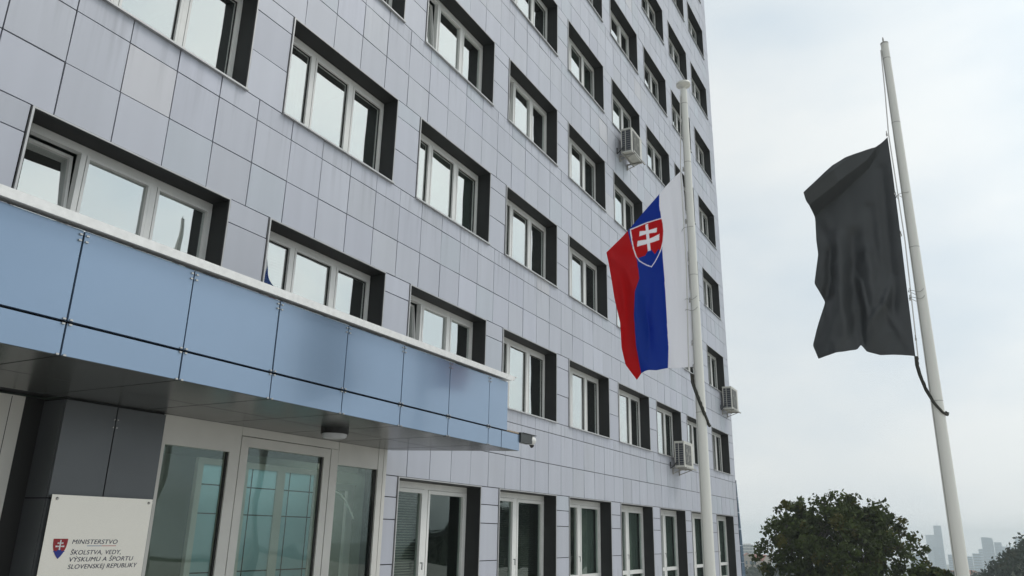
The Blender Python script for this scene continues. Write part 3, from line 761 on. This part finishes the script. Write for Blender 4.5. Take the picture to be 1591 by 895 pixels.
Cc = np.where((inside(A, Zz, shi) & (Zz < hill))[..., None], blue, Cc)
for bar in ([(.737,6.545),(.692,6.555),(.667,6.09),(.715,6.08)],
            [(.845,6.345),(.835,6.435),(.70,6.44),(.548,6.475),(.555,6.395),(.70,6.385)],
            [(.885,6.165),(.875,6.265),(.70,6.285),(.512,6.36),(.520,6.255),(.70,6.21)]):
    Cc = np.where(inside(A, Zz, bar)[..., None], white, Cc)
disp = Uu**1.2*(.17*np.sin(Uu*7.5+Vv*2.6+.3)+.05*np.sin(Uu*15-Vv*4.5))*(.35+.65*Vv)
for pts, amp, wd in (([(1.381,6.055),(1.05,5.75),(.93,5.3),(.95,4.7),(.9,4.1)], .10, .10), ([(1.38,6.05),(1.0,6.02),(.6,6.0)], -.05, .10), ([(.62,5.6),(.66,5.0),(.58,4.1)], .05, .07), ([(.80,5.2),(.74,4.7),(.76,4.1)], -.05, .05), ([(1.15,5.6),(1.1,5.1),(1.0,4.5)], -.05, .07), ([(.3,7.2),(.25,6.0),(.3,4.2)], .03, .06)):
    d, tp = seg_dist(A, Zz, pts); disp = disp+amp*np.exp(-(d/wd)**2)*np.sin(np.pi*np.clip(tp*.9+.1, 0, 1))
disp = disp*np.clip(Uu*6, 0, 1)
fl = flag_mesh('flag', G, disp, wL, (PLx, PLy), M['flag'], Cc)
tag(fl, 'white, blue and red flag with a double-cross shield hanging beside the pole', 'flag')
# black flag
hoist = [(.139,7.40),(.139,6.79),(.147,6.07),(.165,5.09),(.18,4.035)]
top = [(.139,7.40),(.325,7.235),(.55,7.13),(.749,7.04),(1.047,6.805),(1.369,6.54)]
fly = [(1.369,6.54),(1.35,6.42),(1.27,6.298),(1.286,5.923),(1.281,5.684),(1.377,5.238),(1.26,4.965),(1.414,4.549),(1.489,4.314),(1.429,4.108)]
bot = [(.18,4.035),(.352,4.065),(.61,4.085),(.78,4.15),(.845,4.255),(.90,4.19),(.96,4.178),(1.173,4.15),(1.429,4.108)]
G, u, v = coons(top, bot, hoist, fly, 200, 320)
A, Zz = G[..., 0], G[..., 1]; Uu = np.broadcast_to(u[None], A.shape); Vv = np.broadcast_to(v[:, None], A.shape)
foldz = np.interp(A, [.14, .446, .69, .938, 1.27, 1.6], [7.379, 6.937, 6.738, 6.518, 6.298, 6.1])
over = np.clip((Zz-foldz)/.10, 0, 1.0)*(1+.6*np.clip((Zz-foldz)/.3,0,1))
disp = .26*over*np.clip(Uu*1.6, 0, 1)
disp = disp+Uu*(.05*np.sin(Uu*9+1.0)+.03*np.sin(Uu*21+Vv*3))*(.15+.85*Vv**1.5)
disp = disp+Uu*Vv**1.5*.012*np.sin(Uu*47+Vv*13+3*np.sin(Vv*9))+.006*np.sin(A*31+Zz*17)*Vv
for pts, amp, wd in (([(.26,6.9),(.30,5.96),(.33,5.0),(.42,4.4)], -.085, .085), ([(.783,5.9),(.85,5.3),(.875,4.8),(.85,4.2)], -.11, .11),
                     ([(.60,5.6),(.62,5.0),(.66,4.4),(.70,4.1)], .085, .10), ([(.33,5.2),(.45,4.85),(.66,4.6),(.84,4.32)], .05, .055),
                     ([(1.12,5.7),(1.16,5.27),(1.25,4.88),(1.43,4.2)], -.10, .09), ([(1.0,5.9),(1.02,5.2),(1.05,4.6),(1.08,4.1)], .10, .10),
                     ([(.20,4.1),(.31,4.36),(.42,4.62),(.5,5.0)], .06, .055), ([(.50,6.3),(.52,5.6),(.5,4.9)], -.05, .08), ([(1.25,6.2),(1.12,5.9),(1.05,5.5)], -.05, .08),
                     ([(.75,5.2),(.72,4.7),(.78,4.2)], .05, .04)):
    d, tp = seg_dist(A, Zz, pts); disp = disp+amp*np.exp(-(d/wd)**2)*np.clip(np.sin(np.pi*(tp*.85+.15)), 0, 1)**.6
disp = disp*np.clip(Uu*5, 0, 1)
fb = flag_mesh('flag', G, disp, wR, (PRx, PRy), M['black'])
tag(fb, 'plain black flag hanging in folds beside the pole', 'flag')
def rings(o, w, zs, off):
    for z in zs:
        b = MB(); b.tube([Vector((w.x*off+.022*math.cos(a), w.y*off+.0*math.cos(a), z+.03*math.sin(a))) for a in [k*math.pi/5 for k in range(11)]], .006, 5); b.box(w.x*off-.012, w.x*off+.012, w.y*off-.012, w.y*off+.012, z-.05, z-.015); b.build('flag_clip', M['bolt'], o)
rings(fl, wL, (7.5, 6.55, 5.2, 4.5, 4.12), .075); rings(fb, wR, (7.47, 6.5, 5.85, 4.88, 4.3), .145)

# ------------------------------------------------------------------ trees
def leaf_mesh(name, centers, radii, per, size, mt, colvar, flat=1.0):
    n = len(centers)*per
    c = np.repeat(np.array(centers), per, 0); rr = np.repeat(np.array(radii), per)[:, None]
    dirs = rng.normal(size=(n, 3)); dirs /= np.linalg.norm(dirs, axis=1)[:, None]
    p = c+dirs*rr*rng.random((n, 1))**.45*np.array([1, 1, flat])
    a = rng.normal(size=(n, 3)); a /= np.linalg.norm(a, axis=1)[:, None]
    b = np.cross(a, rng.normal(size=(n, 3))); b /= np.linalg.norm(b, axis=1)[:, None]
    s_ = size*(.6+.8*rng.random((n, 1)))
    vs = np.stack([p-a*s_, p-b*s_*.55+a*s_*.1, p+a*s_, p+b*s_*.55+a*s_*.1], 1).reshape(-1, 3)
    me = bpy.data.meshes.new(name); me.vertices.add(n*4); me.vertices.foreach_set('co', vs.ravel().astype(np.float32))
    me.loops.add(n*4); me.loops.foreach_set('vertex_index', np.arange(n*4, dtype=np.int32))
    me.polygons.add(n); me.polygons.foreach_set('loop_start', np.arange(n, dtype=np.int32)*4); me.polygons.foreach_set('loop_total', np.full(n, 4, np.int32)); me.update(calc_edges=True)
    cc_ = np.repeat(1+rng.normal(0, colvar, (len(centers), 1)), per, 0)*(1+rng.normal(0, colvar*.6, (n, 1)))
    tint = np.repeat(rng.random((len(centers), 1)), per, 0)
    colr = np.clip(cc_, .4, 1.9)*np.array([1, 1, 1])*np.where(tint > .9, np.array([[1.5, 1.1, .9]]), np.array([[1, 1, 1]]))
    at_ = me.color_attributes.new('Col', 'FLOAT_COLOR', 'POINT'); at_.data.foreach_set('color', np.repeat(np.c_[colr, np.ones(n)], 4, 0).ravel().astype(np.float32))
    me.materials.append(mt); return me
def polar(az, d): return CX+d*math.cos(R(az)), CY+d*math.sin(R(az))
def tree(az, dist, rad, ztop, label, seed, leaf=.125, ncl=560, per=36):
    r_ = random.Random(seed); x, y = polar(az, dist); zg = terrain_z(x, y)
    t = empty('leafy_tree', (x, y, zg), label, 'tree')
    hgt = ztop-zg; tips = []; b = MB()
    def branch(p, d, ln, rd, lv):
        pts = [p.copy()]; q = p.copy(); dd = d.copy()
        for k in range(4):
            dd = (dd+Vector((r_.gauss(0,.16), r_.gauss(0,.16), r_.gauss(.03,.10)))).normalized(); q = q+dd*ln/4
            if lv and ((q.x/(rad*.9))**2+(q.y/(rad*.9))**2+((q.z-hgt*.6)/(hgt*.355))**2) > 1: q = q-dd*ln/4*.9
            pts.append(q.copy())
        b.tube(pts, [rd*(1-.45*k/4) for k in range(5)], 6 if lv > 1 else 8, cap=False)
        if lv >= 4: tips.append(q.copy()); tips.append(pts[3].copy()); return
        for k in range(r_.choice((3, 3, 4)) if lv else 6):
            a = r_.uniform(0, 6.28); sp = r_.uniform(.45, .85)
            nd = (dd+Vector((math.cos(a)*sp, math.sin(a)*sp, r_.uniform(-.15, .35)))).normalized()
            branch(pts[r_.choice((2, 3, 4))] if k else pts[4], nd, ln*r_.uniform(.62, .8), rd*.55, lv+1)
    b.tube([(0,0,0), (.05,.0,hgt*.12), (.1,.05,hgt*.3)], [rad*.075, rad*.055, rad*.048], 12)
    branch(Vector((.1,.05,hgt*.28)), Vector((0,0,1)), hgt*.30, rad*.045, 0)
    # fit the tips into the crown's ellipsoid
    T = np.array([tuple(p) for p in tips]); zc = hgt*.60; rv = hgt*.38
    ctr = np.array([0, 0, zc]); q = (T-ctr)/np.array([rad*.92, rad*.92, rv*.95]); rr = np.linalg.norm(q, axis=1)
    keep = rr < 1.05; T = T[keep]
    # extra twig clusters over the crown surface so that the outline stays full and uneven
    ex = []
    lobes = [(r_.uniform(0, 6.28), r_.uniform(-.2, 1.0), r_.uniform(.95, 1.05)) for _ in range(26)]
    while len(ex) < ncl:
        v = np.array([r_.gauss(0,1), r_.gauss(0,1), r_.gauss(.15,1)]); v /= np.linalg.norm(v)
        k = r_.random()**.38; bump_ = .86
        for a, e_, s_ in lobes:
            l = np.array([math.cos(a)*math.sqrt(max(0,1-e_*e_*.9)), math.sin(a)*math.sqrt(max(0,1-e_*e_*.9)), e_*.95]); c_ = float(v@l)
            if c_ > .82: bump_ = max(bump_, .86+(s_-.86)*(c_-.82)/.18*1.4)
        ex.append(ctr+v*k*bump_*np.array([rad, rad, rv]))
    ex = np.array(ex); sel = T[rng.permutation(len(T))[:260]] if len(T) > 260 else T
    allc = np.r_[sel, ex]
    for e_ in ex[::3]:
        j = int(np.argmin(np.linalg.norm(T-e_, axis=1))); b.tube([tuple(T[j]), tuple((T[j]+e_)/2+rng.normal(0, .1, 3)), tuple(e_)], [.03, .02, .01], 4, cap=False)
    b.build('trunk', M['bark'], t)
    link('crown', leaf_mesh('crown', allc, np.full(len(allc), rad*.075)*(.6+rng.random(len(allc))*.8), per, leaf, M['leaf'], .22), t)
    return t
tree(6.9, 50, 4.6, 4.2, 'large dark green tree with a rounded crown beyond the building corner', 3)
tree(1.75, 43, 1.35, 0.55, 'small dark tree at the right foot of the large tree, beside the pole', 9, leaf=.10, ncl=110, per=26)

# ------------------------------------------------------------------ wooded hill on the right
hx, hy = polar(-16.0, 190)
hb = MB(); nr, na = 16, 48; vv = []
def hill_h(q): return (1-q*q)**.6 if q < 1 else 0
hz0 = terrain_z(hx, hy)
for i in range(nr+1):
    for j in range(na):
        q = i/nr; a = 2*math.pi*j/na; vv.append((math.cos(a)*60*q, math.sin(a)*52*q, 23*hill_h(q)-1*q))
hb.add(vv, [(i*na+j, (i+1)*na+j, (i+1)*na+(j+1) % na, i*na+(j+1) % na) for i in range(nr) for j in range(na)], smooth=True)
tag(hb.build('hill', M['ground'], None, (hx, hy, hz0)), kind='structure')
cs = []; rs = []
for k in range(1500):
    a = rng.random()*6.283; q = rng.random()**.5; 
    cs.append((hx+math.cos(a)*60*q, hy+math.sin(a)*52*q, hz0+23*hill_h(q)-1*q+rng.uniform(.3, 2.2))); rs.append(rng.uniform(1.3, 2.4))
wd_ = link('hillside_wood', leaf_mesh('hillside_wood', cs, rs, 46, .34, M['leafh'], .2, .8)); tag(wd_, 'dense dark green wood covering the hill at the right edge', 'wood', kind='stuff')

# ------------------------------------------------------------------ far city
def tower(az, dist, wpx, el_top, zb, label, cap=None, name='city_tower', storeys=24, grid=False, dep=.8, mt='tower'):
    x, y = polar(az, dist); w = wpx/1.537*2*0+dist*R(wpx*.0361); zt_ = CZ+dist*math.tan(R(el_top)); zb = terrain_z(x, y)-3
    t = empty(name, (x, y, zb), label, 'building', 'far towers in the haze', rz=R(az)); h = zt_-zb; w2 = w/2; d = w*dep
    b = MB()
    if cap == 'curve':
        n = 8
        for k in range(n):
            y0, y1 = w2-w*k/n, w2-w*(k+1)/n; hh = h*(1-.0)+0
            b.box(0, d, y1, y0, 0, h-w*.28*(max(0, (k-3.5)/4.5))**2)
    elif cap == 'step': b.box(0, d, -w2, w2, 0, h); b.box(d*.2, d*.8, -w2*.6, w2*.6, h, h*1.03)
    elif cap == 'mast': b.box(0, d, -w2, w2, 0, h); b.tube([(d/2, 0, h), (d/2, 0, h+w*.5)], w*.03, 6)
    else: b.box(0, d, -w2, w2, 0, h)
    b.build('wall', M[mt], t)
    g_ = MB(); n = storeys
    for k in range(n):
        z0 = h*(k+.3)/n
        if grid:
            for j in range(9): yy = -w2+w*(j+.2)/9; g_.box(-.12, -.02, yy, yy+w*.6/9, z0, z0+h*.5/n)
        else: g_.box(-.25, -.05, -w2*.96, w2*.96, z0, z0+h*.4/n)
    g_.build('window_band', M['towerg'], t)
    return t
tower(12.55, 700, 22, -.42, -30, 'white block of flats with a grid of windows between building and tree', name='apartment_block', storeys=12, grid=True, mt='towerw', cap='step')
tower(1.42, 2300, 15, .42, -60, 'pale broad tower in the haze left of the black flag pole', storeys=30)
tower(.97, 2100, 12, .98, -60, 'slim tallest tower half hidden behind the black flag pole', cap='mast', storeys=36)
tower(1.10, 1900, 15, -.30, -60, 'low wide block in front of the far towers by the pole', cap=None, storeys=14, name='city_block')
tower(-.16, 2000, 6, .0, -60, 'narrow dark tower just right of the black flag pole', storeys=26)
tower(-1.62, 1900, 17, .33, -60, 'tower with a rounded shoulder standing above the wooded hill', cap='curve', storeys=26)
tower(-2.15, 1950, 11, .06, -60, 'lower tower adjoining the rounded one above the hill', storeys=22)
tower(-3.35, 2300, 16, .33, -60, 'flat topped tower just showing over the hilltop at the right edge', storeys=24)
for k, (az, d, w_, el_) in enumerate(((2.35,1700,20,-.75),(.35,1750,14,-.72),(-.42,1800,16,-.80),(-.95,1700,12,-.62),(-1.25,2100,9,-.35),(-2.65,2200,18,-.18))):
    tower(az, d, w_, el_, -60, 'low hazy block of the far city '+['left behind the tree beside the tall pair', 'hidden mostly by the black flag pole', 'just right of the black flag pole foot', 'low and midway between pole and wooded hill', 'narrow one left of the rounded tower', 'wide one between lower tower and hilltop'][k], storeys=10, name='city_block')
def house(az, dist, zb, w, d, h, rz, label, seed):
    x, y = polar(az, dist)
    t = empty('far_house', (x, y, zb), label, 'house', 'small houses on the slope below', rz=rz)
    b = MB(); b.box(-w/2, w/2, -d/2, d/2, 0, h); b.add([(-w/2,-d/2,h),(w/2,-d/2,h),(w/2,d/2,h),(-w/2,d/2,h),(-w/2,0,h+d*.35),(w/2,0,h+d*.35)], [(0,4,3),(1,2,5)]); b.build('wall', M['plaster'], t)
    b = MB(); e_ = .3
    for s_ in (-1, 1): b.add([(-w/2-e_,s_*(d/2+e_),h-.1),(w/2+e_,s_*(d/2+e_),h-.1),(w/2+e_,0,h+d*.35+.1),(-w/2-e_,0,h+d*.35+.1),(-w/2-e_,s_*(d/2+e_),h-.25),(w/2+e_,s_*(d/2+e_),h-.25),(w/2+e_,0,h+d*.35-.05),(-w/2-e_,0,h+d*.35-.05)], [(0,1,2,3),(4,5,6,7),(0,1,5,4),(0,3,7,4),(1,2,6,5)])
    b.build('roof', M['roofr'], t)
    for k in range(4):
        MB().box(-w/2-.05, -w/2-.01, -d/2+d*(k+.25)/4, -d/2+d*(k+.7)/4, h*.55, h*.85).build('window', M['towerg'], t); MB().box(-w/2+w*(k+.25)/4, -w/2+w*(k+.7)/4, -d/2-.05, -d/2-.01, h*.55, h*.85).build('window', M['towerg'], t)
specs = [(12.6,240,9,8,.3,'beige'),(11.9,255,10,8,1.2,'tan'),(12.1,290,12,9,-.4,'pale'),(12.75,310,10,8,.8,'grey'),(11.6,300,10,8,.1,'dusty'),(12.3,340,12,9,.6,'ochre'),(-.55,420,14,10,.2,'chalky'),(-.2,470,16,10,.9,'sandy'),(-.75,520,14,10,.4,'cream')]
wh = ['nearest the building corner', 'partly behind the left edge of the tree', 'second from the building corner', 'directly below the white block of flats', 'glimpsed through the lowest leaves of the tree', 'farthest, under the dark treetops', 'right of the black flag pole foot', 'close beside the black flag pole', 'at the foot of the wooded hill']
for k, (az, d, w, dp, rz, cn) in enumerate(specs):
    d = d*1.75 if k < 6 else d; x, y = polar(az, d); house(az, d, terrain_z(x, y)-.5+(5.0 if k < 6 else 0), w, dp, 5.2, rz, 'small gabled house with reddish roof '+wh[k], k)
cs = []; rs = []
for k in range(420):
    az = rng.uniform(9, 15.0) if k < 260 else rng.uniform(-1.4, 1.2); d = rng.uniform(330, 640); x, y = polar(az, d)
    cs.append((x, y, terrain_z(x, y)+rng.uniform(1, 5))); rs.append(rng.uniform(2.5, 5))
tag(link('valley_wood', leaf_mesh('valley_wood', cs, rs, 22, .9, M['leafh'], .2, .8)), 'distant treetops among the houses in the valley', 'wood', kind='stuff')

# ------------------------------------------------------------------ haze
hz = MB(); hz.box(-450, 2750, -2050, 2050, -70, 36)
hm = bpy.data.materials.new('haze'); hm.use_nodes = True; n = hm.node_tree.nodes; n.remove(n['Principled BSDF'])
pv = n.new('ShaderNodeVolumePrincipled'); pv.inputs['Color'].default_value = (.90, .96, 1, 1); pv.inputs['Density'].default_value = .00046; pv.inputs['Anisotropy'].default_value = 0
hm.node_tree.links.new(pv.outputs[0], n['Material Output'].inputs['Volume'])
ho = hz.build('haze', hm); tag(ho, 'pale haze over the far city', 'haze', kind='stuff')
